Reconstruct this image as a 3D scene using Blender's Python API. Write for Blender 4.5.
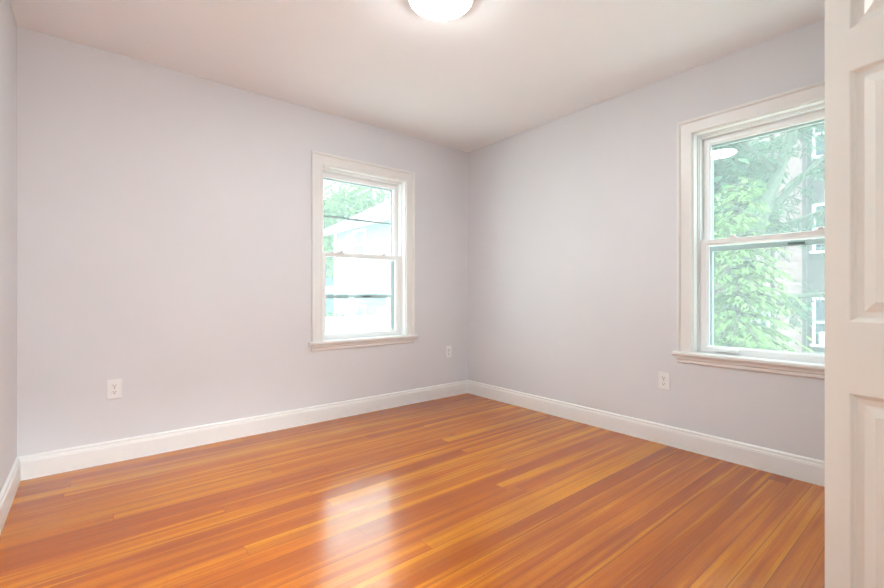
import bpy, bmesh, math, random
from mathutils import Vector, Matrix
R = math.radians
D = bpy.data
scene = bpy.context.scene
COL = scene.collection
for o in list(D.objects): D.objects.remove(o)

# ------------------------------------------------------------------ camera
cd = D.cameras.new('camera'); cam = D.objects.new('camera', cd); COL.objects.link(cam)
cam.location = (0, 0, 1.026); cam.rotation_euler = (R(90), 0, R(-39.15))
cd.sensor_width = 36; cd.lens = 431.0 / 884 * 36; cd.clip_start = 0.02; cd.clip_end = 300
scene.camera = cam

# ------------------------------------------------------------------ world, sun, exposure
w = D.worlds.new('sky'); scene.world = w; w.use_nodes = True
bg = w.node_tree.nodes['Background']
bg.inputs[0].default_value = (0.86, 0.94, 1.0, 1); bg.inputs[1].default_value = 4.2
sd = D.lights.new('sun', 'SUN'); sd.energy = 7.0; sd.angle = R(2); sd.color = (1.0, 0.96, 0.9)
sun = D.objects.new('sun', sd); COL.objects.link(sun)
sun.rotation_euler = Vector((0.30, 0.75, -0.95)).to_track_quat('-Z', 'Y').to_euler(); sun.location = (-5, -8, 12)
LAMP = 62.0        # emission of the dome in the room
HALL_FILL = 500.0        # emission of the unseen fill dome added in the hall behind the doorway
vs = scene.view_settings
vs.view_transform = 'Standard'; vs.look = 'None'; vs.exposure = 0.68; vs.gamma = 1.0; vs.use_curve_mapping = False

# ------------------------------------------------------------------ node helpers
def srgb(r, g, b):
    f = lambda c: (c / 255) / 12.92 if c / 255 <= 0.04045 else ((c / 255 + 0.055) / 1.055) ** 2.4
    return (f(r), f(g), f(b), 1)
class NT:
    def __init__(s, name):
        s.m = D.materials.new(name); s.m.use_nodes = True; s.t = s.m.node_tree
        s.b = s.t.nodes['Principled BSDF']; s.out = s.t.nodes['Material Output']
    def n(s, typ, **kw):
        nd = s.t.nodes.new(typ)
        for k, v in kw.items(): setattr(nd, k, v)
        return nd
    def l(s, a, b): s.t.links.new(a, b)
    def val(s, sock, v):
        if hasattr(v, 'is_linked') or isinstance(v, bpy.types.NodeSocket): s.l(v, sock)
        else: sock.default_value = v
    def math(s, op, a, b=0.0, c=None, clamp=False):
        nd = s.n('ShaderNodeMath', operation=op); nd.use_clamp = clamp
        s.val(nd.inputs[0], a); s.val(nd.inputs[1], b)
        if c is not None: s.val(nd.inputs[2], c)
        return nd.outputs[0]
    def mix(s, f, a, b, typ='MIX'):
        nd = s.n('ShaderNodeMix', data_type='RGBA', blend_type=typ)
        s.val(nd.inputs[0], f); s.val(nd.inputs[6], a); s.val(nd.inputs[7], b)
        return nd.outputs[2]
    def ramp(s, f, stops, interp='LINEAR'):
        nd = s.n('ShaderNodeValToRGB'); cr = nd.color_ramp; cr.interpolation = interp
        while len(cr.elements) < len(stops): cr.elements.new(0.5)
        for e, (p, c) in zip(cr.elements, stops): e.position = p; e.color = c
        s.l(f, nd.inputs[0]); return nd.outputs[0]
    def noise(s, vec, scale, detail=3, rough=0.5, dim='3D'):
        nd = s.n('ShaderNodeTexNoise', noise_dimensions=dim)
        if vec is not None: s.l(vec, nd.inputs['Vector'])
        nd.inputs['Scale'].default_value = scale; nd.inputs['Detail'].default_value = detail; nd.inputs['Roughness'].default_value = rough
        return nd.outputs[0]
    def bump(s, h, strength, dist=0.01):
        nd = s.n('ShaderNodeBump'); nd.inputs['Strength'].default_value = strength; nd.inputs['Distance'].default_value = dist
        s.l(h, nd.inputs['Height']); s.l(nd.outputs[0], s.b.inputs['Normal'])

def paint(name, c, rough=0.5, var=0.02, scale=6, bump=0.0, bscale=250, spec=0.5, metal=0.0):
    t = NT(name); co = t.n('ShaderNodeTexCoord').outputs['Object']
    n = t.noise(co, scale)
    d = tuple(max(0, x * (1 - var)) for x in c[:3]) + (1,); u = tuple(min(1, x * (1 + var)) for x in c[:3]) + (1,)
    t.l(t.ramp(n, [(0.3, d), (0.7, u)]), t.b.inputs['Base Color'])
    t.b.inputs['Roughness'].default_value = rough; t.b.inputs['Specular IOR Level'].default_value = spec; t.b.inputs['Metallic'].default_value = metal
    if bump: t.bump(t.noise(co, bscale, 2), bump, 0.002)
    return t.m

WALLC = srgb(226, 225, 228)
M = {}
M['wall'] = paint('wall_paint', WALLC, 0.55, 0.012, 2.0, 0.10, 220, 0.3)
M['ceiling'] = paint('ceiling_paint', srgb(250, 251, 254), 0.7, 0.01, 2.0, 0.06, 200, 0.2)
M['trim'] = paint('white_trim_paint', srgb(240, 238, 236), 0.32, 0.01, 5)
M['vinyl'] = paint('white_vinyl', srgb(246, 246, 246), 0.3, 0.008, 5)
M['door'] = paint('door_paint', srgb(221, 221, 214), 0.36, 0.01, 5)
M['plate'] = paint('outlet_plastic', srgb(243, 242, 242), 0.3, 0.01, 20)
M['slot'] = paint('slot_shadow', srgb(112, 92, 84), 0.6, 0.02, 20)
M['steel'] = paint('screw_metal', srgb(190, 188, 184), 0.35, 0.03, 60, metal=0.8)
M['alu'] = paint('storm_aluminium', srgb(172, 182, 182), 0.45, 0.04, 30)
M['alu_light'] = paint('storm_white_aluminium', srgb(205, 214, 214), 0.45, 0.03, 30)
M['dark'] = paint('dark_latch', srgb(60, 74, 78), 0.5, 0.05, 30)
M['wsiding_far'] = paint('far_wall', srgb(92, 116, 130), 0.8, 0.05, 2)
M['shingle'] = paint('roof_shingle', srgb(104, 106, 112), 0.9, 0.18, 14)
M['shutter'] = paint('shutter_paint', srgb(130, 142, 158), 0.6, 0.03, 10)
M['ext_white'] = paint('exterior_white', srgb(214, 216, 218), 0.6, 0.02, 4)
M['ext_glass'] = paint('far_window_glass', srgb(46, 60, 74), 0.08, 0.1, 1.2)
M['chimney'] = paint('chimney_masonry', srgb(150, 148, 150), 0.9, 0.2, 18)
M['bounce_ground'] = paint('pale_bounce_paving', srgb(218, 216, 210), 0.95, 0.1, 3)  # ground made pale paving to bounce daylight up onto the ceiling
M['bark'] = paint('bark', srgb(62, 58, 50), 0.9, 0.3, 22, 0.6, 40)
M['bark_pale'] = paint('bark_pale', srgb(62, 70, 60), 0.9, 0.22, 22, 0.6, 40)
M['acbody'] = paint('ac_casing', srgb(220, 222, 224), 0.5, 0.03, 10)
M['acgrille'] = paint('ac_grille', srgb(120, 126, 132), 0.5, 0.1, 40)
M['concrete'] = paint('foundation_stone', srgb(130, 128, 130), 0.9, 0.15, 6)

def glass():
    t = NT('window_glass'); t.t.nodes.remove(t.b)
    lw = t.n('ShaderNodeLayerWeight'); lw.inputs[0].default_value = 0.5
    f = t.math('ADD', t.math('MULTIPLY', t.math('POWER', lw.outputs['Facing'], 5.0), 0.9), 0.04)
    tr = t.n('ShaderNodeBsdfTransparent'); tr.inputs[0].default_value = (0.95, 0.985, 0.98, 1)
    gl = t.n('ShaderNodeBsdfGlossy'); gl.inputs['Roughness'].default_value = 0.0
    mx = t.n('ShaderNodeMixShader'); t.l(f, mx.inputs[0]); t.l(tr.outputs[0], mx.inputs[1]); t.l(gl.outputs[0], mx.inputs[2])
    t.l(mx.outputs[0], t.out.inputs['Surface']); return t.m
M['glass'] = glass()
def hazy_glass():
    t = NT('glare_veil_storm_glass'); t.t.nodes.remove(t.b)
    tr = t.n('ShaderNodeBsdfTransparent'); tr.inputs[0].default_value = (0.93, 0.985, 0.97, 1)
    tl = t.n('ShaderNodeBsdfTranslucent'); tl.inputs[0].default_value = (0.86, 0.97, 0.95, 1)
    mx = t.n('ShaderNodeMixShader'); mx.inputs[0].default_value = 0.085; t.l(tr.outputs[0], mx.inputs[1]); t.l(tl.outputs[0], mx.inputs[2])  # pale translucent share imitates glare washing out the view
    t.l(mx.outputs[0], t.out.inputs['Surface']); return t.m
M['haze'] = hazy_glass()

def lampglass(name, s):
    t = NT(name); t.b.inputs['Base Color'].default_value = (0.9, 0.9, 0.88, 1); t.b.inputs['Roughness'].default_value = 0.3
    t.b.inputs['Emission Color'].default_value = (0.90, 1.0, 1.0, 1); t.b.inputs['Emission Strength'].default_value = s; return t.m

def leaf(name, c1, c2, trans=0.35):
    t = NT(name); g = t.n('ShaderNodeNewGeometry'); co = t.n('ShaderNodeTexCoord').outputs['Object']
    r = t.math('ADD', t.math('MULTIPLY', g.outputs['Random Per Island'], 0.6), t.math('MULTIPLY', t.noise(co, 2.0), 0.4))
    c = t.ramp(r, [(0.15, c1), (0.8, c2)])
    df = t.n('ShaderNodeBsdfDiffuse'); tl = t.n('ShaderNodeBsdfTranslucent'); t.l(c, df.inputs[0]); t.l(c, tl.inputs[0])
    mx = t.n('ShaderNodeMixShader'); mx.inputs[0].default_value = trans
    t.l(df.outputs[0], mx.inputs[1]); t.l(tl.outputs[0], mx.inputs[2]); t.l(mx.outputs[0], t.out.inputs['Surface']); return t.m
M['needle'] = leaf('pale_needles', srgb(84, 116, 66), srgb(136, 164, 106))
M['needle_dark'] = leaf('blue_green_needles', srgb(48, 78, 62), srgb(88, 118, 94))
M['leaf'] = leaf('broad_leaves', srgb(58, 88, 42), srgb(116, 144, 80))

def siding(name, c, gap, axis=2, rough=0.7, dirt=0.08):
    t = NT(name); co = t.n('ShaderNodeTexCoord').outputs['Object']
    sx = t.n('ShaderNodeSeparateXYZ'); t.l(co, sx.inputs[0])
    fr = t.math('FRACT', t.math('DIVIDE', t.math('ADD', sx.outputs[axis], 50.0), gap))
    line = t.math('LESS_THAN', fr, 0.16)
    n = t.noise(co, 1.5)
    base = t.ramp(n, [(0.3, tuple(x * (1 - dirt) for x in c[:3]) + (1,)), (0.7, c)])
    col = t.mix(t.math('MULTIPLY', line, 0.65), base, tuple(x * 0.35 for x in c[:3]) + (1,))
    t.l(col, t.b.inputs['Base Color']); t.b.inputs['Roughness'].default_value = rough
    t.bump(t.math('SUBTRACT', 1.0, fr), 0.8, 0.02); return t.m
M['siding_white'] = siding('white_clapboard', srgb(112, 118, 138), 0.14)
M['siding_red'] = siding('brown_red_clapboard', srgb(108, 86, 90), 0.28)
M['siding_dark'] = siding('dark_brown_shingle', srgb(62, 54, 60), 0.24)

def floor_mat():
    t = NT('varnished_fir_planks'); co = t.n('ShaderNodeTexCoord').outputs['Object']
    s = t.n('ShaderNodeSeparateXYZ'); t.l(co, s.inputs[0]); X, Y = s.outputs[0], s.outputs[1]
    W = 0.083
    yw = t.math('DIVIDE', t.math('ADD', Y, 10.0), W); row = t.math('FLOOR', yw); fy = t.math('FRACT', yw)
    wn = t.n('ShaderNodeTexWhiteNoise', noise_dimensions='1D'); t.l(row, wn.inputs['W'])
    wn2 = t.n('ShaderNodeTexWhiteNoise', noise_dimensions='1D'); t.l(t.math('ADD', row, 71.3), wn2.inputs['W'])
    L = t.math('ADD', t.math('MULTIPLY', wn2.outputs[0], 2.2), 2.2)
    xw = t.math('DIVIDE', t.math('ADD', X, t.math('MULTIPLY', wn.outputs[0], 9.0), ), L); xw = t.math('ADD', xw, 20.0)
    ci = t.math('FLOOR', xw); fx = t.math('FRACT', xw)
    cx = t.n('ShaderNodeCombineXYZ'); t.l(row, cx.inputs[0]); t.l(ci, cx.inputs[1])
    pr = t.n('ShaderNodeTexWhiteNoise', noise_dimensions='2D'); t.l(cx.outputs[0], pr.inputs['Vector'])
    # plank tone
    tone = t.ramp(pr.outputs[0], [(0.0, srgb(158, 78, 14)), (0.2, srgb(182, 94, 14)), (0.5, srgb(204, 114, 8)), (0.75, srgb(212, 124, 8)), (0.92, srgb(224, 142, 12)), (1.0, srgb(186, 94, 12))])
    # grain streaks, stretched along the plank and shifted per plank
    off = t.math('MULTIPLY', pr.outputs[0], 37.0)
    gv = t.n('ShaderNodeCombineXYZ'); t.l(t.math('ADD', t.math('MULTIPLY', X, 0.45), off), gv.inputs[0]); t.l(t.math('MULTIPLY', Y, 15.0), gv.inputs[1]); t.l(off, gv.inputs[2])
    g1 = t.noise(gv.outputs[0], 1.3, 3, 0.55)
    gv2 = t.n('ShaderNodeCombineXYZ'); t.l(t.math('ADD', t.math('MULTIPLY', X, 1.6), off), gv2.inputs[0]); t.l(t.math('MULTIPLY', Y, 130.0), gv2.inputs[1])
    g2 = t.noise(gv2.outputs[0], 1.5, 3, 0.6)
    col = t.mix(t.ramp(g1, [(0.48, (0, 0, 0, 1)), (0.60, (0.65, 0.65, 0.65, 1))]), tone, srgb(152, 70, 14))
    col = t.mix(t.ramp(g1, [(0.36, (0.75, 0.75, 0.75, 1)), (0.45, (0, 0, 0, 1))]), col, srgb(238, 154, 12))
    col = t.mix(0.32, col, t.ramp(g2, [(0.25, srgb(130, 58, 8)), (0.55, srgb(190, 98, 10)), (0.8, srgb(230, 146, 12))]))
    wide = t.noise(co, 1.4, 2)
    col = t.mix(t.ramp(wide, [(0.35, (0.0, 0, 0, 1)), (0.7, (0.3, 0.3, 0.3, 1))]), col, srgb(140, 70, 30))
    # seams and butt joints
    e = t.math('MINIMUM', fy, t.math('SUBTRACT', 1.0, fy)); seam = t.math('LESS_THAN', e, 0.022)
    jx = t.math('MULTIPLY', t.math('MINIMUM', fx, t.math('SUBTRACT', 1.0, fx)), L); joint = t.math('LESS_THAN', jx, 0.0012)
    gapn = t.ramp(t.noise(gv.outputs[0], 0.8, 2), [(0.3, (0.25, 0.25, 0.25, 1)), (0.65, (0.9, 0.9, 0.9, 1))])
    gap = t.math('MULTIPLY', t.math('MAXIMUM', seam, joint), gapn)
    col = t.mix(t.math('MULTIPLY', gap, 0.72), col, srgb(84, 40, 18))
    sp = t.noise(co, 60, 3, 0.7)
    col = t.mix(t.ramp(sp, [(0.56, (0, 0, 0, 1)), (0.72, (0.3, 0.3, 0.3, 1))]), col, srgb(132, 62, 18))
    # small knots
    vo = t.n('ShaderNodeTexVoronoi'); vo.inputs['Scale'].default_value = 1.0
    kv = t.n('ShaderNodeCombineXYZ'); t.l(t.math('MULTIPLY', X, 1.3), kv.inputs[0]); t.l(t.math('MULTIPLY', Y, 2.6), kv.inputs[1]); t.l(kv.outputs[0], vo.inputs['Vector'])
    knot = t.ramp(vo.outputs['Distance'], [(0.015, (0.7, 0.7, 0.7, 1)), (0.05, (0, 0, 0, 1))])
    col = t.mix(knot, col, srgb(110, 56, 28))
    t.l(col, t.b.inputs['Base Color'])
    rg = t.ramp(t.noise(co, 5, 3), [(0.3, (0.14, 0.14, 0.14, 1)), (0.7, (0.23, 0.23, 0.23, 1))])
    t.l(rg, t.b.inputs['Roughness']); t.b.inputs['IOR'].default_value = 1.58
    t.b.inputs['Coat Weight'].default_value = 0.0
    h = t.math('ADD', t.math('MULTIPLY', gap, -1.0), t.math('MULTIPLY', t.noise(co, 7, 2), 0.5))
    h = t.math('ADD', h, t.math('MULTIPLY', t.math('ABSOLUTE', t.math('SUBTRACT', fy, 0.5)), -0.25))
    t.bump(h, 0.16, 0.004)
    return t.m
M['floor'] = floor_mat()

# ------------------------------------------------------------------ mesh helpers
def bx(bm, x0, x1, y0, y1, z0, z1, bev=0.0, mtx=None):
    vs = [bm.verts.new(p) for p in ((x0, y0, z0), (x1, y0, z0), (x1, y1, z0), (x0, y1, z0), (x0, y0, z1), (x1, y0, z1), (x1, y1, z1), (x0, y1, z1))]
    fs = [bm.faces.new([vs[i] for i in f]) for f in ((3, 2, 1, 0), (4, 5, 6, 7), (0, 1, 5, 4), (1, 2, 6, 5), (2, 3, 7, 6), (3, 0, 4, 7))]
    if bev > 0:
        es = list({e for f in fs for e in f.edges})
        r = bmesh.ops.bevel(bm, geom=es, offset=bev, segments=2, affect='EDGES', profile=0.6)
        vs = list({v for f in r['faces'] for v in f.verts} | {v for v in vs if v.is_valid})
    if mtx is not None: bmesh.ops.transform(bm, matrix=mtx, verts=vs)
    return vs
def prism(bm, pts, axis_from, axis_to):
    """closed polygon pts in the (a, b) plane swept between two 3D frames: axis_x(p) -> Vector"""
    A = [bm.verts.new(axis_from(p)) for p in pts]; B = [bm.verts.new(axis_to(p)) for p in pts]
    n = len(pts)
    for i in range(n): bm.faces.new((A[i], A[(i + 1) % n], B[(i + 1) % n], B[i]))
    bm.faces.new(A[::-1]); bm.faces.new(B)
def rings(bm, loops, closed_profile=True, closed_loop=True):
    V = [[bm.verts.new(p) for p in lp] for lp in loops]
    n = len(V); m = len(V[0])
    for i in range(n if closed_profile else n - 1):
        a, b = V[i], V[(i + 1) % n]
        for j in range(m if closed_loop else m - 1): bm.faces.new((a[j], a[(j + 1) % m], b[(j + 1) % m], b[j]))
    if not closed_loop and closed_profile:
        bm.faces.new([l[0] for l in V]); bm.faces.new([l[-1] for l in V][::-1])
    return V
def lathe(bm, prof, segs=48, mtx=None):
    loops = []
    for r, z in prof: loops.append([Vector((r * math.cos(2 * math.pi * i / segs), r * math.sin(2 * math.pi * i / segs), z)) for i in range(segs)])
    if mtx is not None: loops = [[mtx @ p for p in l] for l in loops]
    V = rings(bm, loops, closed_profile=False)
    bm.faces.new(V[0][::-1]); bm.faces.new(V[-1])
def tube(bm, pts, rad, segs=8):
    pts = [Vector(p) for p in pts]; loops = []
    for i, p in enumerate(pts):
        d = (pts[min(i + 1, len(pts) - 1)] - pts[max(i - 1, 0)]).normalized()
        u = d.cross(Vector((0.13, 0.21, 1)) if abs(d.z) < 0.9 else Vector((1, 0, 0))).normalized(); v = d.cross(u)
        r = rad[i] if isinstance(rad, (list, tuple)) else rad
        loops.append([p + (u * math.cos(2 * math.pi * k / segs) + v * math.sin(2 * math.pi * k / segs)) * r for k in range(segs)])
    V = rings(bm, loops, closed_profile=False); bm.faces.new(V[0][::-1]); bm.faces.new(V[-1])
def link(name, bm, mat, parent=None, smooth=False, label=None):
    bmesh.ops.recalc_face_normals(bm, faces=bm.faces[:])
    me = D.meshes.new(name); bm.to_mesh(me); bm.free()
    me.materials.append(mat if not isinstance(mat, str) else M[mat])
    if smooth:
        for p in me.polygons: p.use_smooth = True
    o = D.objects.new(name, me); COL.objects.link(o); o.parent = parent
    if label: o['label'] = label
    return o
def new(): return bmesh.new()
def struct(o, label, cat): o['kind'] = 'structure'; o['label'] = label; o['category'] = cat; return o
def tag(o, label, cat, group=None, kind=None):
    o['label'] = label; o['category'] = cat
    if group: o['group'] = group
    if kind: o['kind'] = kind
    return o
def empty(name, loc=(0, 0, 0), rz=0):
    o = D.objects.new(name, None); COL.objects.link(o); o.location = loc; o.rotation_euler = (0, 0, rz); o.empty_display_size = 0.1; return o

# ------------------------------------------------------------------ room shell
XL, XR, YB, YF, H = -0.316, 3.042, 3.311, -0.04, 2.5
TH = 0.20
A0, AW = 1.444, 0.82        # back window opening: left edge, width
B0 = 1.148                  # right window opening: its left edge (as y)
ZS, ZT = 0.615, 2.078       # rough opening
def wall_with_holes(name, a0, a1, z0, z1, holes, place, label):
    """wall of boxes in local (a along, depth, z); place maps (a0,a1,z0,z1) to box extents"""
    bm = new(); cur = a0
    for h0, h1, hz0, hz1 in holes:
        if h0 > cur: bx(bm, *place(cur, h0, z0, z1))
        if hz0 > z0: bx(bm, *place(h0, h1, z0, hz0))
        if hz1 < z1: bx(bm, *place(h0, h1, hz1, z1))
        cur = h1
    if cur < a1: bx(bm, *place(cur, a1, z0, z1))
    return struct(link(name, bm, 'wall'), label, 'wall')
wall_with_holes('wall_back', XL - TH, XR + TH, 0, H, [(A0, A0 + AW, ZS, ZT)], lambda a, b, c, d: (a, b, YB, YB + TH, c, d), 'light grey painted back wall around the first window')
wall_with_holes('wall_right', YF - 0.9, YB, 0, H, [(B0 - AW, B0, ZS, ZT)], lambda a, b, c, d: (XR, XR + TH, a, b, c, d), 'light grey painted right wall behind the white panel door')
wall_with_holes('wall_left', YF - 1.7, YB, 0, H, [], lambda a, b, c, d: (XL - TH, XL, a, b, c, d), 'narrow strip of light grey left wall at the picture edge')
DX0, DX1 = -0.20, 0.64      # doorway where the camera stands
CX0, CX1 = 1.43, 2.07       # closet opening
wall_with_holes('wall_front', XL, XR, 0, H, [(DX0, DX1, 0, 2.06), (CX0, CX1, 0, 2.06)], lambda a, b, c, d: (a, b, YF - 0.12, YF, c, d), 'grey wall with the doorway and closet opening behind the viewer')
bm = new(); bx(bm, XL - TH, XR + TH, YF - 1.7, YB + TH, -0.12, 0)
struct(link('floor', bm, 'floor'), 'glossy orange-brown wooden strip floor', 'floor')
bm = new(); bx(bm, XL - TH, XR + TH, YF - 1.7, YB + TH, H, H + 0.25)
struct(link('ceiling', bm, 'ceiling'), 'smooth white ceiling with one round lamp', 'ceiling')
# hall and closet shells behind the front wall
bm = new(); bx(bm, XL, 1.2, YF - 1.7, YF - 1.6, 0, H)
struct(link('wall_hall', bm, 'wall'), 'plain hall wall behind the doorway', 'wall')
bm = new(); bx(bm, 1.1, 1.2, YF - 1.6, YF - 0.12, 0, H)
struct(link('wall_hall_side', bm, 'wall'), 'side wall between the hall and the closet', 'wall')
bm = new(); bx(bm, 1.2, XR, YF - 0.9, YF - 0.8, 0, H)
struct(link('wall_closet', bm, 'wall'), 'back wall of the closet behind the folding door', 'wall')

# baseboards: one profile (depth, height) swept between two points with mitred ends
BP = [(0, 0), (0.016, 0), (0.016, 0.098), (0.0145, 0.103), (0.0145, 0.108), (0.011, 0.112), (0.0105, 0.124), (0.006, 0.130), (0, 0.132)]
def baseboard(name, p0, p1, nrm, m0, m1, label):
    p0, p1, n = Vector(p0), Vector(p1), Vector(nrm); d = (p1 - p0).normalized(); bm = new()
    prism(bm, BP, lambda q: p0 + n * q[0] + d * q[0] * m0 + Vector((0, 0, q[1])), lambda q: p1 + n * q[0] - d * q[0] * m1 + Vector((0, 0, q[1])))
    return struct(link(name, bm, 'trim'), label, 'baseboard')
baseboard('baseboard_back', (XL, YB, 0), (XR, YB, 0), (0, -1, 0), 1, 1, 'white baseboard along the back wall')
baseboard('baseboard_right', (XR, YB, 0), (XR, YF, 0), (-1, 0, 0), 1, 1, 'white baseboard along the right wall')
baseboard('baseboard_left', (XL, YF, 0), (XL, YB, 0), (1, 0, 0), 1, 1, 'white baseboard at the lower left corner')
baseboard('baseboard_front', (DX1 + 0.09, YF, 0), (CX0 - 0.09, YF, 0), (0, 1, 0), 0, 0, 'white baseboard between doorway and closet')
baseboard('baseboard_front_end', (CX1 + 0.09, YF, 0), (XR, YF, 0), (0, 1, 0), 0, 1, 'white baseboard right of the closet')
# casings of doorway and closet
def door_casing(name, x0, x1, label):
    bm = new(); z = 2.04
    prof = [(0.0, 0), (0.0, 0.012), (0.07, 0.015), (0.072, 0.022), (0.085, 0.022), (0.088, 0)]
    loops = [[(x0 - o, YF + dp, 0), (x0 - o, YF + dp, z + o), (x1 + o, YF + dp, z + o), (x1 + o, YF + dp, 0)] for o, dp in prof]
    rings(bm, [[Vector(p) for p in l] for l in loops], True, False)
    for a, b in ((x0 - 0.005, x0 + 0.015), (x1 - 0.015, x1 + 0.005)): bx(bm, a, b, YF - 0.12, YF, 0, z + 0.015)
    bx(bm, x0 - 0.005, x1 + 0.005, YF - 0.12, YF, z, z + 0.02)
    struct(link(name, bm, 'trim'), label, 'door casing')
door_casing('trim_1', DX0, DX1, 'white casing of the doorway')
door_casing('trim_2', CX0, CX1, 'white casing of the closet opening')

# ------------------------------------------------------------------ windows (local: x to the right seen from inside, y outward, z up)
def sash(parent, name, x0, x1, z0, z1, ws, wb, wt, y0, y1):
    bm = new()
    def lp(s, y): return [Vector((x0 + ws * s, y, z0 + wb * s)), Vector((x1 - ws * s, y, z0 + wb * s)), Vector((x1 - ws * s, y, z1 - wt * s)), Vector((x0 + ws * s, y, z1 - wt * s))]
    m = (y0 + y1) / 2
    rings(bm, [lp(0, y0 + 0.003), lp(0.05, y0), lp(0.72, y0), lp(0.80, y0 + 0.004), lp(1, m - 0.004), lp(1, m + 0.004), lp(0.8, y1 - 0.004), lp(0.72, y1), lp(0, y1)])
    s = link(name, bm, 'vinyl', parent)
    bm = new(); bx(bm, x0 + ws * 0.9, x1 - ws * 0.9, m - 0.002, m + 0.002, z0 + wb * 0.9, z1 - wt * 0.9)
    link('glass_pane', bm, 'glass', s)
    return s
def window(name, loc, rz, label, storm_rails, lift):
    W = AW; zt = 2.073; r = struct(empty(name, loc, rz), label, 'window')
    # casing with outer back-band
    bm = new(); i = -0.005
    prof = [(0.0, 0), (0.0, -0.010), (0.004, -0.014), (0.010, -0.014), (0.013, -0.011), (0.068, -0.013), (0.071, -0.021), (0.076, -0.025), (0.086, -0.025), (0.089, -0.020), (0.089, 0)]
    rings(bm, [[Vector((-o, y, 0.645)), Vector((-o, y, zt + o)), Vector((W + o, y, zt + o)), Vector((W + o, y, 0.645))] for o, y in prof], True, False)
    link('casing', bm, 'trim', r)
    # jamb lining through the wall
    bm = new()
    bx(bm, 0, 0.008, 0.0, TH, 0.645, zt); bx(bm, W - 0.008, W, 0.0, TH, 0.645, zt); bx(bm, 0, W, 0.0, TH, zt - 0.008, ZT); 
    link('jamb', bm, 'trim', r)
    # stool and apron
    bm = new(); P = [(-0.036, 0.622), (-0.040, 0.628), (-0.040, 0.640), (-0.035, 0.646), (0.05, 0.646), (0.05, 0.618), (-0.033, 0.618)]
    prism(bm, [p for p in P if p[0] <= 0.0] + [(0.0, 0.646), (0.0, 0.618)] if False else P, lambda q: Vector((0.0, q[0], q[1])), lambda q: Vector((W, q[0], q[1])))
    Pe = [(-0.036, 0.622), (-0.040, 0.628), (-0.040, 0.640), (-0.035, 0.646), (0.0, 0.646), (0.0, 0.618), (-0.033, 0.618)]
    prism(bm, Pe, lambda q: Vector((-0.112, q[0], q[1])), lambda q: Vector((0.0, q[0], q[1])))
    prism(bm, Pe, lambda q: Vector((W, q[0], q[1])), lambda q: Vector((W + 0.112, q[0], q[1])))
    link('stool', bm, 'trim', r)
    bm = new(); P = [(0, 0.618), (-0.020, 0.618), (-0.020, 0.600), (-0.013, 0.592), (-0.012, 0.576), (-0.007, 0.570), (0, 0.570)]
    prism(bm, P, lambda q: Vector((-0.089, q[0], q[1])), lambda q: Vector((W + 0.089, q[0], q[1])))
    link('apron', bm, 'trim', r)
    # vinyl frame
    bm = new()
    def lp(o, y, ob=None):
        ob = o if ob is None else ob
        return [Vector((0.008 + o, y, 0.646 + ob)), Vector((W - 0.008 - o, y, 0.646 + ob)), Vector((W - 0.008 - o, y, zt - 0.008 - o)), Vector((0.008 + o, y, zt - 0.008 - o))]
    rings(bm, [lp(0, 0.05, 0), lp(0.008, 0.05, 0.004), lp(0.008, 0.062, 0.004), lp(0.014, 0.062, 0.010), lp(0.014, 0.103, 0.010), lp(0.022, 0.103, 0.018), lp(0.022, 0.15, 0.018), lp(0, 0.15, 0)])
    link('window_frame', bm, 'vinyl', r)
    bm = new(); bx(bm, 0.008, W - 0.008, 0.05, TH + 0.03, 0.618, 0.647); link('outer_sill', bm, 'vinyl', r)
    us = sash(r, 'upper_sash', 0.026, W - 0.026, 1.340, 2.044, 0.042, 0.036, 0.040, 0.107, 0.137)
    ls = sash(r, 'lower_sash', 0.016, W - 0.016, 0.652, 1.378, 0.054, 0.042, 0.036, 0.066, 0.098)
    for lx in (0.20, W - 0.20):
        bm = new(); bx(bm, lx - 0.026, lx + 0.026, 0.070, 0.094, 1.378, 1.386, 0.002); bx(bm, lx - 0.006, lx + 0.018, 0.060, 0.080, 1.386, 1.396, 0.002)
        lathe(bm, [(0.009, 1.384), (0.009, 1.394), (0.006, 1.397)], 12, Matrix.Translation((lx, 0.082, 0)))
        link('sash_lock', bm, 'vinyl', ls)
    if lift:
        bm = new(); bx(bm, 0.10, 0.24, 0.050, 0.066, 0.668, 0.680, 0.003); bx(bm, 0.10, 0.24, 0.044, 0.052, 0.660, 0.680, 0.003)
        link('sash_lift', bm, 'vinyl', ls, label='white finger lift on the lower rail')
    # storm window outside
    st = empty('storm_window'); st.parent = r
    bm = new(); y0, y1 = 0.172, 0.192
    a, b, c, d = 0.008, W - 0.008, 0.647, zt - 0.008
    loopo = [Vector((a, 0, c)), Vector((b, 0, c)), Vector((b, 0, d)), Vector((a, 0, d))]
    sw = 0.050
    loopi = [Vector((a + sw, 0, c + 0.02)), Vector((b - sw, 0, c + 0.02)), Vector((b - sw, 0, d - 0.062)), Vector((a + sw, 0, d - 0.062))]
    def yy(l, y): return [Vector((p.x, y, p.z)) for p in l]
    rings(bm, [yy(loopo, y0), yy(loopi, y0), yy(loopi, y1), yy(loopo, y1)])
    link('storm_frame', bm, 'alu', st)
    bm = new(); bx(bm, a + sw - 0.004, b - sw + 0.004, y0 + 0.008, y0 + 0.012, c + 0.018, d - 0.058)
    link('glass_pane', bm, 'haze', st)
    for z, hgt in storm_rails:
        bm = new(); bx(bm, a + sw - 0.002, b - sw + 0.002, y0 - 0.004, y1 - 0.004, z - hgt / 2, z + hgt / 2, 0.002)
        rl = link('storm_rail', bm, 'alu', st)
    bm = new(); z = storm_rails[-1][0]
    bx(bm, 0.46, 0.54, y0 - 0.012, y0 - 0.004, z - 0.006, z + 0.006, 0.002)
    link('storm_latch', bm, 'dark', st, label='dark latch on the storm rail')
    return r
window('window_1', (A0, YB, 0), 0, 'white double-hung window in the back wall, its view bleached to white', [(1.69, 0.018), (1.005, 0.03)], False)
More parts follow.
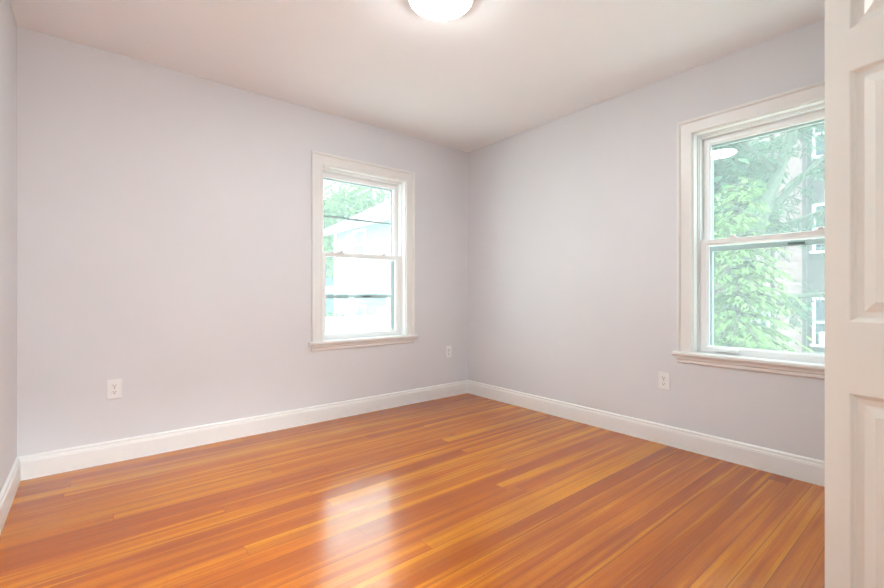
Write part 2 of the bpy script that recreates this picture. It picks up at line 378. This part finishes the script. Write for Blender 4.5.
window('window_2', (XR, B0, 0), R(-90), 'white double-hung window in the right wall looking on conifers', [(1.325, 0.032)], True)

# ------------------------------------------------------------------ folding closet door
def leaf_mesh(w, h, th):
    bm = new(); st = 0.053
    cols = [(st, w - st)]; rowsz = [(0.230, 0.756), (0.941, 1.598), (1.703, 1.925)]
    for side in (0, 1):
        y = 0 if side == 0 else th; sg = 1 if side == 0 else -1
        V = lambda x, z, dy=0.0: Vector((x, y + sg * dy, z))
        zs = [0.0] + [v for r_ in rowsz for v in r_] + [h]
        def quad(x0, x1, z0, z1): bm.faces.new([bm.verts.new(V(*p)) for p in ((x0, z0), (x1, z0), (x1, z1), (x0, z1))])
        x0, x1 = cols[0]
        quad(0, x0, 0, h); quad(x1, w, 0, h)
        for k in range(0, len(zs), 2): quad(x0, x1, zs[k], zs[k + 1])
        for z0, z1 in rowsz:
            pr = [(0, 0), (0.003, 0.001), (0.007, 0.006), (0.012, 0.0095), (0.027, 0.0105), (0.029, 0.0098), (0.050, 0.0025), (0.052, 0.0018)]
            lo = [[V(x0 + o, z0 + o, dy), V(x1 - o, z0 + o, dy), V(x1 - o, z1 - o, dy), V(x0 + o, z1 - o, dy)] for o, dy in pr]
            VV = rings(bm, lo, False); bm.faces.new(VV[-1])
    for q in ([(0, 0, 0), (0, th, 0), (0, th, h), (0, 0, h)], [(w, 0, 0), (w, th, 0), (w, th, h), (w, 0, h)], [(0, 0, 0), (w, 0, 0), (w, th, 0), (0, th, 0)], [(0, 0, h), (w, 0, h), (w, th, h), (0, th, h)]):
        bm.faces.new([bm.verts.new(p) for p in q])
    bmesh.ops.remove_doubles(bm, verts=bm.verts[:], dist=0.0002)
    return bm
LW, LH, LT = 0.303, 2.015, 0.030
tip = Vector((1.5505, 0.2525, 0)); dirv = Vector((0.290, 0.957, 0)).normalized()
base = tip - dirv * LW
door = struct(empty('door_1', (base.x, base.y, 0.012)), 'white folding closet door with raised panels standing open at right', 'door')
a1 = math.atan2(dirv.y, dirv.x)
# leaf one: its room face looks back towards -x (left)
def put(o, x, y, ang): o.location = (x - base.x, y - base.y, 0); o.rotation_euler = (0, 0, ang)
# local y of the mesh runs from the seen face (0) into the leaf; mirror so the seen face points left
l1 = leaf_mesh(LW, LH, LT); bmesh.ops.transform(l1, matrix=Matrix.Scale(-1, 4, (0, 1, 0)), verts=l1.verts[:])
o1 = link('door_leaf', l1, 'door', door); put(o1, base.x, base.y, a1)
rgt = Vector((dirv.y, -dirv.x, 0))
d2 = Vector((0.26, -0.965, 0)).normalized(); t2 = tip + rgt * (LT + 0.002)
l2 = leaf_mesh(LW, LH, LT); bmesh.ops.transform(l2, matrix=Matrix.Scale(-1, 4, (0, 1, 0)), verts=l2.verts[:])
s2 = t2 + Vector((0, 0, 0)) + Vector((-d2.y, d2.x, 0)) * LT
o2 = link('door_leaf', l2, 'door', door); put(o2, s2.x, s2.y, math.atan2(d2.y, d2.x))
for z in (0.25, 1.0, 1.75):
    bm = new(); mt = Matrix.Translation((tip.x - base.x + rgt.x * LT - dirv.x * 0.004, tip.y - base.y + rgt.y * LT - dirv.y * 0.004, z))
    lathe(bm, [(0.004, -0.03), (0.004, 0.03)], 10, mt); link('hinge', bm, 'steel', door, label='small metal hinge')
bm = new(); bx(bm, CX0 + 0.02, CX1 - 0.02, YF - 0.06, YF - 0.03, 2.028, 2.04)
struct(link('trim_3', bm, 'steel'), 'metal track over the closet opening', 'track')

# ------------------------------------------------------------------ ceiling lamp
lamp = tag(empty('ceiling_light', (1.328, 1.640, H)), 'round white glowing dome lamp flush on the ceiling', 'ceiling light')
bm = new(); lathe(bm, [(0.156, 0), (0.159, -0.004), (0.159, -0.033), (0.157, -0.036), (0.1525, -0.036), (0.1525, -0.029)], 64); link('lamp_base', bm, 'trim', lamp, True)
bm = new()
prof = [(0.152, -0.030)] + [(0.152 * math.cos(a), -0.034 - 0.034 * math.sin(a)) for a in [R(5 * k) for k in range(0, 18)]] + [(0.004, -0.066)]
lathe(bm, prof, 64); link('diffuser', bm, lampglass('lamp_diffuser', LAMP), lamp, True, 'glowing white glass dome')
hl = tag(empty('hall_fill_light', (0.4, -0.95, H)), 'unseen round dome lamp added on the hall ceiling as fill light', 'ceiling light')  # unseen lamp, added to fill the room from behind the camera
bm = new(); lathe(bm, [(0.15, 0), (0.15, -0.02), (0.14, -0.03)], 48); link('lamp_base', bm, 'trim', hl, True)
bm = new(); lathe(bm, [(0.14, -0.03), (0.13, -0.05), (0.09, -0.07), (0.01, -0.08)], 48); link('diffuser', bm, lampglass('hall_fill_diffuser', HALL_FILL), hl, True)

# ------------------------------------------------------------------ outlets (local: x right, y outward into wall, z up; plate on the room side)
def outlet(loc, rz, label):
    r = tag(empty('wall_outlet', loc, rz), label, 'outlet', 'duplex outlets on the walls')
    bm = new(); bx(bm, -0.036, 0.036, -0.006, 0.0, -0.058, 0.058, 0.0025); link('cover_plate', bm, 'plate', r)
    for dz in (-0.0195, 0.0195):
        bm = new(); bx(bm, -0.0165, 0.0165, -0.0085, -0.004, dz - 0.0135, dz + 0.0135, 0.002); rc = link('receptacle', bm, 'plate', r)
        bm = new(); bx(bm, -0.008, -0.0055, -0.0089, -0.008, dz - 0.001, dz + 0.008); bx(bm, 0.0055, 0.008, -0.0089, -0.008, dz - 0.001, dz + 0.007); bx(bm, -0.003, 0.003, -0.0089, -0.008, dz - 0.010, dz - 0.004)
        link('slots', bm, 'slot', rc, label='dark plug slots')
    bm = new(); lathe(bm, [(0.0035, 0), (0.0035, 0.0015)], 12, Matrix.Translation((0, -0.006, 0)) @ Matrix.Rotation(R(90), 4, 'X')); link('screw', bm, 'steel', r)
outlet((0.111, YB, 0.446), 0, 'white duplex outlet low on the back wall, far left below bare wall')
outlet((2.778, YB, 0.447), 0, 'white duplex outlet low on the back wall between window and room corner')
outlet((XR, 1.328, 0.434), R(-90), 'white duplex outlet low on the right wall beside the window with the tree view')

# ------------------------------------------------------------------ outside
GZ = -1.2
bm = new()
bx(bm, -40, 60, -40, 70, GZ - 0.3, GZ); struct(link('ground_1', bm, 'bounce_ground'), 'pale yard ground outside the windows, lightened to bounce light indoors', 'ground')

def house_window(parent, c, w_, h_, normal, shut=False):
    """window on a wall whose outward normal is '-x' or '-y', centre c"""
    n = Vector(normal); t = Vector((0, 0, 1)).cross(n)
    mt = Matrix(((t.x, n.x, 0, c[0]), (t.y, n.y, 0, c[1]), (0, 0, 1, c[2]), (0, 0, 0, 1)))
    bm = new(); f = 0.07
    bx(bm, -w_ / 2 - f, -w_ / 2, -0.02, 0.05, -h_ / 2 - f, h_ / 2 + f, 0, mt); bx(bm, w_ / 2, w_ / 2 + f, -0.02, 0.05, -h_ / 2 - f, h_ / 2 + f, 0, mt)
    bx(bm, -w_ / 2, w_ / 2, -0.02, 0.05, h_ / 2, h_ / 2 + f, 0, mt); bx(bm, -w_ / 2 - 0.12, w_ / 2 + 0.12, -0.02, 0.09, -h_ / 2 - f, -h_ / 2, 0, mt)
    bx(bm, -w_ / 2, w_ / 2, 0.0, 0.04, -0.03, 0.03, 0, mt)
    wn = link('house_window', bm, 'ext_white', parent)
    bm = new(); bx(bm, -w_ / 2, w_ / 2, -0.015, 0.012, -h_ / 2, h_ / 2, 0, mt); link('pane', bm, 'ext_glass', wn)
    if shut:
        for s in (-1, 1):
            bm = new(); x = s * (w_ / 2 + f + 0.2); bx(bm, x - 0.18, x + 0.18, 0, 0.045, -h_ / 2, h_ / 2, 0.006, mt)
            for k in range(10): bx(bm, x - 0.14, x + 0.14, 0.04, 0.055, -h_ / 2 + 0.06 + k * (h_ - 0.1) / 10, -h_ / 2 + 0.06 + k * (h_ - 0.1) / 10 + 0.05, 0, mt)
            link('shutter', bm, 'shutter', parent)
# white clapboard house seen through the back window
hs = tag(empty('clapboard_house', (8, 10, GZ)), 'white clapboard house with low gable roof seen through the back window', 'house')
def hp(name, bm, m, lab=None):
    bmesh.ops.translate(bm, verts=bm.verts[:], vec=(-8, -10, -GZ)); return link(name, bm, m, hs, label=lab)
X3, X4, Y3, Y4, EZ = 6.0, 10.0, 8.0, 12.7, 3.10
bm = new(); bx(bm, X3, X4, Y3, Y4, GZ, EZ)
prism(bm, [(X3, EZ), (X4, EZ), (8.0, EZ + 1.05)], lambda q: Vector((q[0], Y3, q[1])), lambda q: Vector((q[0], Y4, q[1])))
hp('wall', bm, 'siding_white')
bm = new(); k = 0.525
for s in (-1, 1):
    xe = 8 + s * 2.30; ze = EZ + 1.05 - 2.30 * k
    prism(bm, [(xe, ze), (8, EZ + 1.05), (8, EZ + 1.15), (xe, ze + 0.10)], lambda q: Vector((q[0], Y3 - 0.3, q[1] + 0.02)), lambda q: Vector((q[0], Y4 + 0.3, q[1] + 0.02)))
hp('roof', bm, 'shingle')
bm = new(); bx(bm, 5.62, 5.72, Y3 - 0.3, Y4 + 0.3, EZ - 0.24, EZ - 0.10); hp('gutter', bm, 'ext_white')
bm = new(); bx(bm, X3 - 0.04, X3 + 0.08, Y4 - 0.1, Y4 + 0.03, GZ, EZ - 0.1); hp('corner_board', bm, 'ext_white')
bm = new(); bx(bm, 7.75, 8.2, 11.2, 11.7, EZ + 0.6, EZ + 1.95); bx(bm, 7.70, 8.25, 11.15, 11.75, EZ + 1.95, EZ + 2.05); hp('chimney', bm, 'chimney')
for yy_ in (9.0, 11.1):
    for zz, hh in ((2.45, 0.72), (0.1, 1.1)):
        house_window(hs, (X3 - 8, yy_ - 10, zz - GZ), 0.6, hh, (-1, 0, 0), False)
bm = new(); bx(bm, 5.3, X3, 8.4, 12.4, 1.15, 1.25); bx(bm, 5.3, 5.4, 8.4, 12.4, 1.05, 1.15)
hp('porch_roof', bm, 'ext_white')
for yp in (8.5, 10.4, 12.3):
    bm = new(); bx(bm, 5.32, 5.42, yp - 0.05, yp + 0.05, GZ, 1.10); hp('porch_post', bm, 'ext_white')
# pale house further back on the left
h2 = tag(empty('blue_house', (6.5, 24, GZ)), 'pale blue-grey house far behind the left edge of the white house', 'house')
bm = new(); bx(bm, -2.5, 4.5, -3, 3, 0, 4.4); link('wall', bm, 'wsiding_far', h2)
bm = new(); prism(bm, [(-3.4, 4.3), (3.4, 4.3), (0, 5.4)], lambda q: Vector((-2.8, q[0], q[1])), lambda q: Vector((4.8, q[0], q[1]))); link('roof', bm, 'shingle', h2)
for xx in (-1.2, 1.2):
    house_window(h2, (xx, -3, 1.6), 0.8, 1.3, (0, -1, 0))
# white fence
fc = tag(empty('board_fence', (4.5, 7.0, GZ)), 'white vertical board fence running before the white house', 'fence')
bm = new()
nb = 40
for i in range(nb):
    x = -3.2 + i * 0.16; bx(bm, x, x + 0.152, -0.01, 0.012, 0.08, 1.78)
bx(bm, -3.2, 3.2, 0.012, 0.05, 0.35, 0.45); bx(bm, -3.2, 3.2, 0.012, 0.05, 1.45, 1.55); bx(bm, -3.25, 3.25, -0.03, 0.06, 1.78, 1.83)
link('board_panel', bm, 'ext_white', fc)
for x in (-3.2, -0.9, 1.35 - 1.6 + 0.0, 3.2):
    bm = new(); bx(bm, x - 0.06, x + 0.06, -0.06, 0.07, 0, 1.92); bx(bm, x - 0.08, x + 0.08, -0.08, 0.09, 1.92, 1.97); link('fence_post', bm, 'ext_white', fc)
# garden lamp with bent arm
gl_ = tag(empty('garden_lamp', (3.92, 6.2, GZ)), 'thin garden lamp with bent arm rising over the white fence', 'lamp')
bm = new(); tube(bm, [(0, 0, 0), (0, 0, 1.5), (-0.01, 0, 1.78), (-0.07, 0, 1.90), (-0.17, 0, 1.93), (-0.24, 0, 1.90)], 0.014); link('pole', bm, 'shutter', gl_)
bm = new(); lathe(bm, [(0.02, 0.05), (0.04, 0.03), (0.09, -0.03), (0.085, -0.035)], 16, Matrix.Translation((-0.25, 0, 1.86))); link('lamp_shade', bm, 'shutter', gl_)

# brown-red house seen through the right window (L-shaped)
rb = tag(empty('brown_house', (14, 5, GZ)), 'brown-red clapboard house with white windows behind the conifers', 'house')
def rp(name, bm, m, lab=None):
    bmesh.ops.translate(bm, verts=bm.verts[:], vec=(-14, -5, -GZ)); return link(name, bm, m, rb, label=lab)
X2, Y1 = 17.0, 3.27
bm = new(); bx(bm, 11.4, X2, Y1, 9.0, GZ, 8.5); rp('side_wing', bm, 'siding_red', 'pinkish lit clapboard wing')
bm = new(); bx(bm, X2, 24, -6.0, 9.0, GZ, 8.5); rp('main_wall', bm, 'siding_dark', 'dark brown shingled wall')
bm = new(); bx(bm, 11.32, 11.5, Y1 - 0.05, Y1 + 0.15, GZ, 8.5); rp('corner_board', bm, 'siding_dark')
bm = new(); bx(bm, X2 - 0.12, X2 - 0.02, Y1 - 0.10, Y1 + 0.0, GZ, 8.4); rp('drain_pipe', bm, 'siding_dark')
bm = new(); bx(bm, X2 - 0.25, X2, -6.0, Y1 - 0.08, -1.2, -0.72); rp('foundation', bm, 'concrete')
bm = new(); prism(bm, [(16.6, 8.4), (24.5, 8.4), (20.5, 10.6)], lambda q: Vector((q[0], -6.4, q[1])), lambda q: Vector((q[0], 9.4, q[1])))
prism(bm, [(2.95, 8.4), (9.4, 8.4), (6.1, 10.2)], lambda q: Vector((11.1, q[0], q[1])), lambda q: Vector((17.0, q[0], q[1]))); rp('roof', bm, 'shingle')
bm = new(); tube(bm, [(13.6, Y1 - 0.05, GZ), (13.6, Y1 - 0.05, 8.4)], 0.045); rp('pipe', bm, 'siding_dark')
for cy in (2.5, 0.4, -2.0):
    for cz in (0.18, 3.0, 5.85):
        house_window(rb, (X2 - 14, cy - 5, cz - GZ), 0.95, 1.35, (-1, 0, 0))
for cx_, cz in ((12.9, -0.1),):
    house_window(rb, (cx_ - 14, Y1 - 5, cz - GZ), 0.7, 1.2, (0, -1, 0))
ac = tag(empty('air_conditioner', (X2 - 0.05, 2.5, -0.50)), 'white box air conditioner sticking out of the brown house window', 'air conditioner')
bm = new(); bx(bm, -0.42, -0.045, -0.32, 0.32, 0.0, 0.40, 0.015); link('casing', bm, 'acbody', ac)
bm = new()
for kx in range(9): bx(bm, -0.435, -0.421, -0.27, 0.27, 0.05 + kx * 0.035, 0.065 + kx * 0.035)
link('grille', bm, 'acgrille', ac)

# ------------------------------------------------------------------ trees
random.seed(7); RU = random.uniform
def blade(bm, p, d, L, w_, droop=0.3):
    d = d.normalized(); s = d.cross(Vector((RU(-.5, .5), RU(-.5, .5), 1))).normalized() * w_
    m = p + d * L * 0.5; e = p + d * L + Vector((0, 0, -droop * L))
    a = bm.verts.new(p); b = bm.verts.new(m + s); c = bm.verts.new(e); q = bm.verts.new(m - s)
    bm.faces.new((a, b, c, q))
def spray(bm, pts, dens, L, w_, side=0.9, hang=0.4):
    """needled twigs on both sides of a polyline, shorter to the tip"""
    for i in range(len(pts) - 1):
        a, b = pts[i], pts[i + 1]; d = (b - a); n = max(1, int(d.length * dens)); dn = d.normalized(); sd_ = dn.cross(Vector((0, 0, 1))).normalized()
        for k in range(n):
            t = RU(0, 1); p = a + d * t; f = 1 - 0.65 * (i + t) / (len(pts) - 1)
            for s in (-1, 1):
                v = (sd_ * s * side + dn * RU(0.3, 0.9) + Vector((0, 0, RU(-hang, 0.12)))).normalized()
                tl = L * f * RU(0.7, 1.3); q = p + v * tl
                blade(bm, p, v, tl, w_, 0.15)
                for r_ in range(3):
                    u = p + v * tl * RU(0.2, 0.95); blade(bm, u, (v + dn * RU(-0.3, 1.0) + sd_ * RU(-.6, .6) + Vector((0, 0, RU(-.6, .2)))), tl * 0.5, w_ * 0.8, 0.25)
def conifer(name, loc, Hh, Rr, mat, bark, label, dens=16, tiers=22, z0=0.4, L=0.26, w_=0.018):
    r = tag(empty(name, loc), label, 'tree', 'trees outside the right window')
    bm = new(); tube(bm, [(0, 0, 0), (0.03, 0.02, Hh * 0.5), (0, 0, Hh)], [0.09 * Hh / 5, 0.06 * Hh / 5, 0.008], 10); link('trunk', bm, bark, r, True)
    bm = new(); fb = new()
    for t in range(tiers):
        z = z0 + (Hh - z0) * (t / tiers); rad = Rr * (1 - (z - z0) / (Hh - z0 + 0.2)) ** 0.8 + 0.12
        for k in range(6):
            a = RU(0, 2 * math.pi); rr = rad * RU(0.75, 1.15); dv = Vector((math.cos(a), math.sin(a), 0)); st_ = Vector((0, 0, z + RU(-.1, .1)))
            pts = [st_ + dv * rr * q + Vector((0, 0, rr * (0.22 * q - 0.55 * q * q))) for q in (0, 0.3, 0.55, 0.8, 1.0)]
            tube(fb, pts, [0.018, 0.014, 0.01, 0.006, 0.003], 5); spray(bm, pts, dens, L, w_)
    link('branches', fb, bark, r, True); link('foliage', bm, mat, r)
    return r
conifer('young_conifer', (5.6, 1.63, GZ), 3.52, 0.78, M['needle'], M['bark'], 'pale green young conifer rising to a point in the upper right-window pane', dens=20, tiers=30, L=0.17, w_=0.014)
conifer('young_conifer', (7.6, 3.35, GZ), 3.6, 1.2, M['needle_dark'], M['bark'], 'low blue-green conifer standing left behind the pale pointed one', dens=13)
# big conifer with spreading boughs; each bough has its own distance
big = tag(empty('spreading_conifer', (6.5, 2.03, GZ)), 'large conifer with thick bare boughs reaching right across the window view', 'tree', 'trees outside the right window')
bo = Vector((6.5, 2.03, GZ))
bm = new(); tube(bm, [(0, 0, 0), (0.02, 0, 1.2), (0.02, 0, 2.1), (0.25, -0.22, 2.9), (0.5, -0.42, 3.8), (0.8, -0.7, 5.0), (1.0, -0.9, 7.0)], [0.13, 0.11, 0.10, 0.085, 0.07, 0.05, 0.02], 12); link('trunk', bm, 'bark_pale', big, True)
boughs = [
    [(6.5, 2.03, 0.88), (6.7, 1.75, 0.97), (6.95, 1.35, 1.0), (7.1, 0.95, 1.05), (7.2, 0.5, 1.06)],
    [(6.78, 1.8, 1.75), (6.85, 1.75, 1.83), (7.0, 1.45, 1.95), (7.15, 1.1, 2.1), (7.3, 0.7, 2.2)],
    [(6.7, 1.88, 1.6), (6.85, 1.8, 1.95), (7.0, 1.5, 2.35), (7.2, 1.15, 2.8), (7.4, 0.7, 3.2)],
    [(7.05, 1.58, 2.8), (7.1, 1.55, 3.1), (7.2, 1.5, 3.2), (7.5, 1.1, 3.25), (7.7, 0.6, 3.2)],
    [(6.8, 1.78, 2.0), (6.5, 2.3, 2.4), (6.5, 2.8, 2.7), (6.5, 3.3, 2.7)],
    [(7.0, 1.6, 2.6), (6.6, 2.1, 3.3), (6.4, 2.4, 3.7), (6.3, 2.9, 3.6)],
    [(7.3, 1.34, 3.8), (7.35, 1.3, 4.0), (7.4, 1.2, 4.1), (7.5, 0.8, 4.1)],
    [(6.5, 2.05, 0.3), (6.8, 1.9, 0.36), (7.2, 1.75, 0.3), (7.5, 1.6, 0.15)],
    [(6.5, 2.05, 0.6), (6.4, 2.35, 0.7), (6.3, 2.8, 0.65), (6.3, 3.2, 0.5)],
]
rad0 = [0.05, 0.05, 0.06, 0.05, 0.045, 0.04, 0.04, 0.03, 0.035]
fb = new(); fo = new()
for pts, r0 in zip(boughs, rad0):
    P = [Vector(p) - bo for p in pts]; n = len(P)
    tube(fb, P, [r0 * (1 - 0.7 * i / (n - 1)) for i in range(n)], 8)
    for i in range(1, n):
        for k in range(11):
            s0 = P[i - 1].lerp(P[i], RU(0, 1)); L_ = RU(0.25, 0.55)
            v = (P[i] - P[i - 1]).normalized() * 0.5 + Vector((RU(-1, 1), RU(-1, 1), RU(-0.9, 0.3)))
            v.normalize(); tw = [s0, s0 + v * L_ * 0.5, s0 + v * L_ + Vector((0, 0, -0.12))]
            tube(fb, tw, [0.008, 0.006, 0.002], 5); spray(fo, tw, 16, 0.15, 0.010)
link('boughs', fb, 'bark_pale', big, True, 'pale thick boughs'); link('foliage', fo, 'needle_dark', big)

def broad_tree(name, loc, Hh, cr, n, mat, label, group, lw=0.09):
    r = tag(empty(name, loc), label, 'tree' if Hh > 2 else 'shrub', group)
    bm = new(); tube(bm, [(0, 0, 0), (0.05, 0, Hh * 0.3), (0, 0.05, Hh * 0.6), (0.02, 0, Hh * 0.85)], [0.05 * Hh / 3 + 0.01, 0.04 * Hh / 3 + 0.01, 0.03 * Hh / 3, 0.01], 10)
    cl = []
    for k in range(12):
        a = RU(0, 6.28); q = Vector((math.cos(a) * cr * RU(.3, .8), math.sin(a) * cr * RU(.3, .8), Hh * RU(0.5, 0.9))); cl.append(q)
        tube(bm, [(0, 0, Hh * RU(.25, .5)), q * 0.6 + Vector((0, 0, Hh * 0.2)), q], [0.02 * Hh / 3, 0.012 * Hh / 3, 0.006], 6)
    link('trunk', bm, 'bark', r, True)
    bm = new()
    for i in range(n):
        c = random.choice(cl); v = Vector((random.gauss(0, 1), random.gauss(0, 1), random.gauss(0, 0.8))); v = v.normalized() * cr * 0.5 * RU(0.4, 1.0)
        d = Vector((RU(-1, 1), RU(-1, 1), RU(-.8, .4))); blade(bm, c + v, d, lw * 2, lw * 0.55, 0.2)
    link('foliage', bm, mat, r); return r
broad_tree('leafy_tree', (8.6, 17.5, GZ), 7.2, 2.6, 9000, M['leaf'], 'leafy green tree above the roof of the white house', None, 0.13)
broad_tree('green_shrub', (3.38, 7.9, GZ), 1.95, 0.45, 1500, M['leaf'], 'small green shrub showing over the white fence at its left end', None, 0.06)
broad_tree('leafy_tree', (9.3, 3.5, GZ), 6.4, 1.25, 9000, M['needle_dark'], 'tall dark tree crowded against the brown house wing', 'trees outside the right window', 0.12)
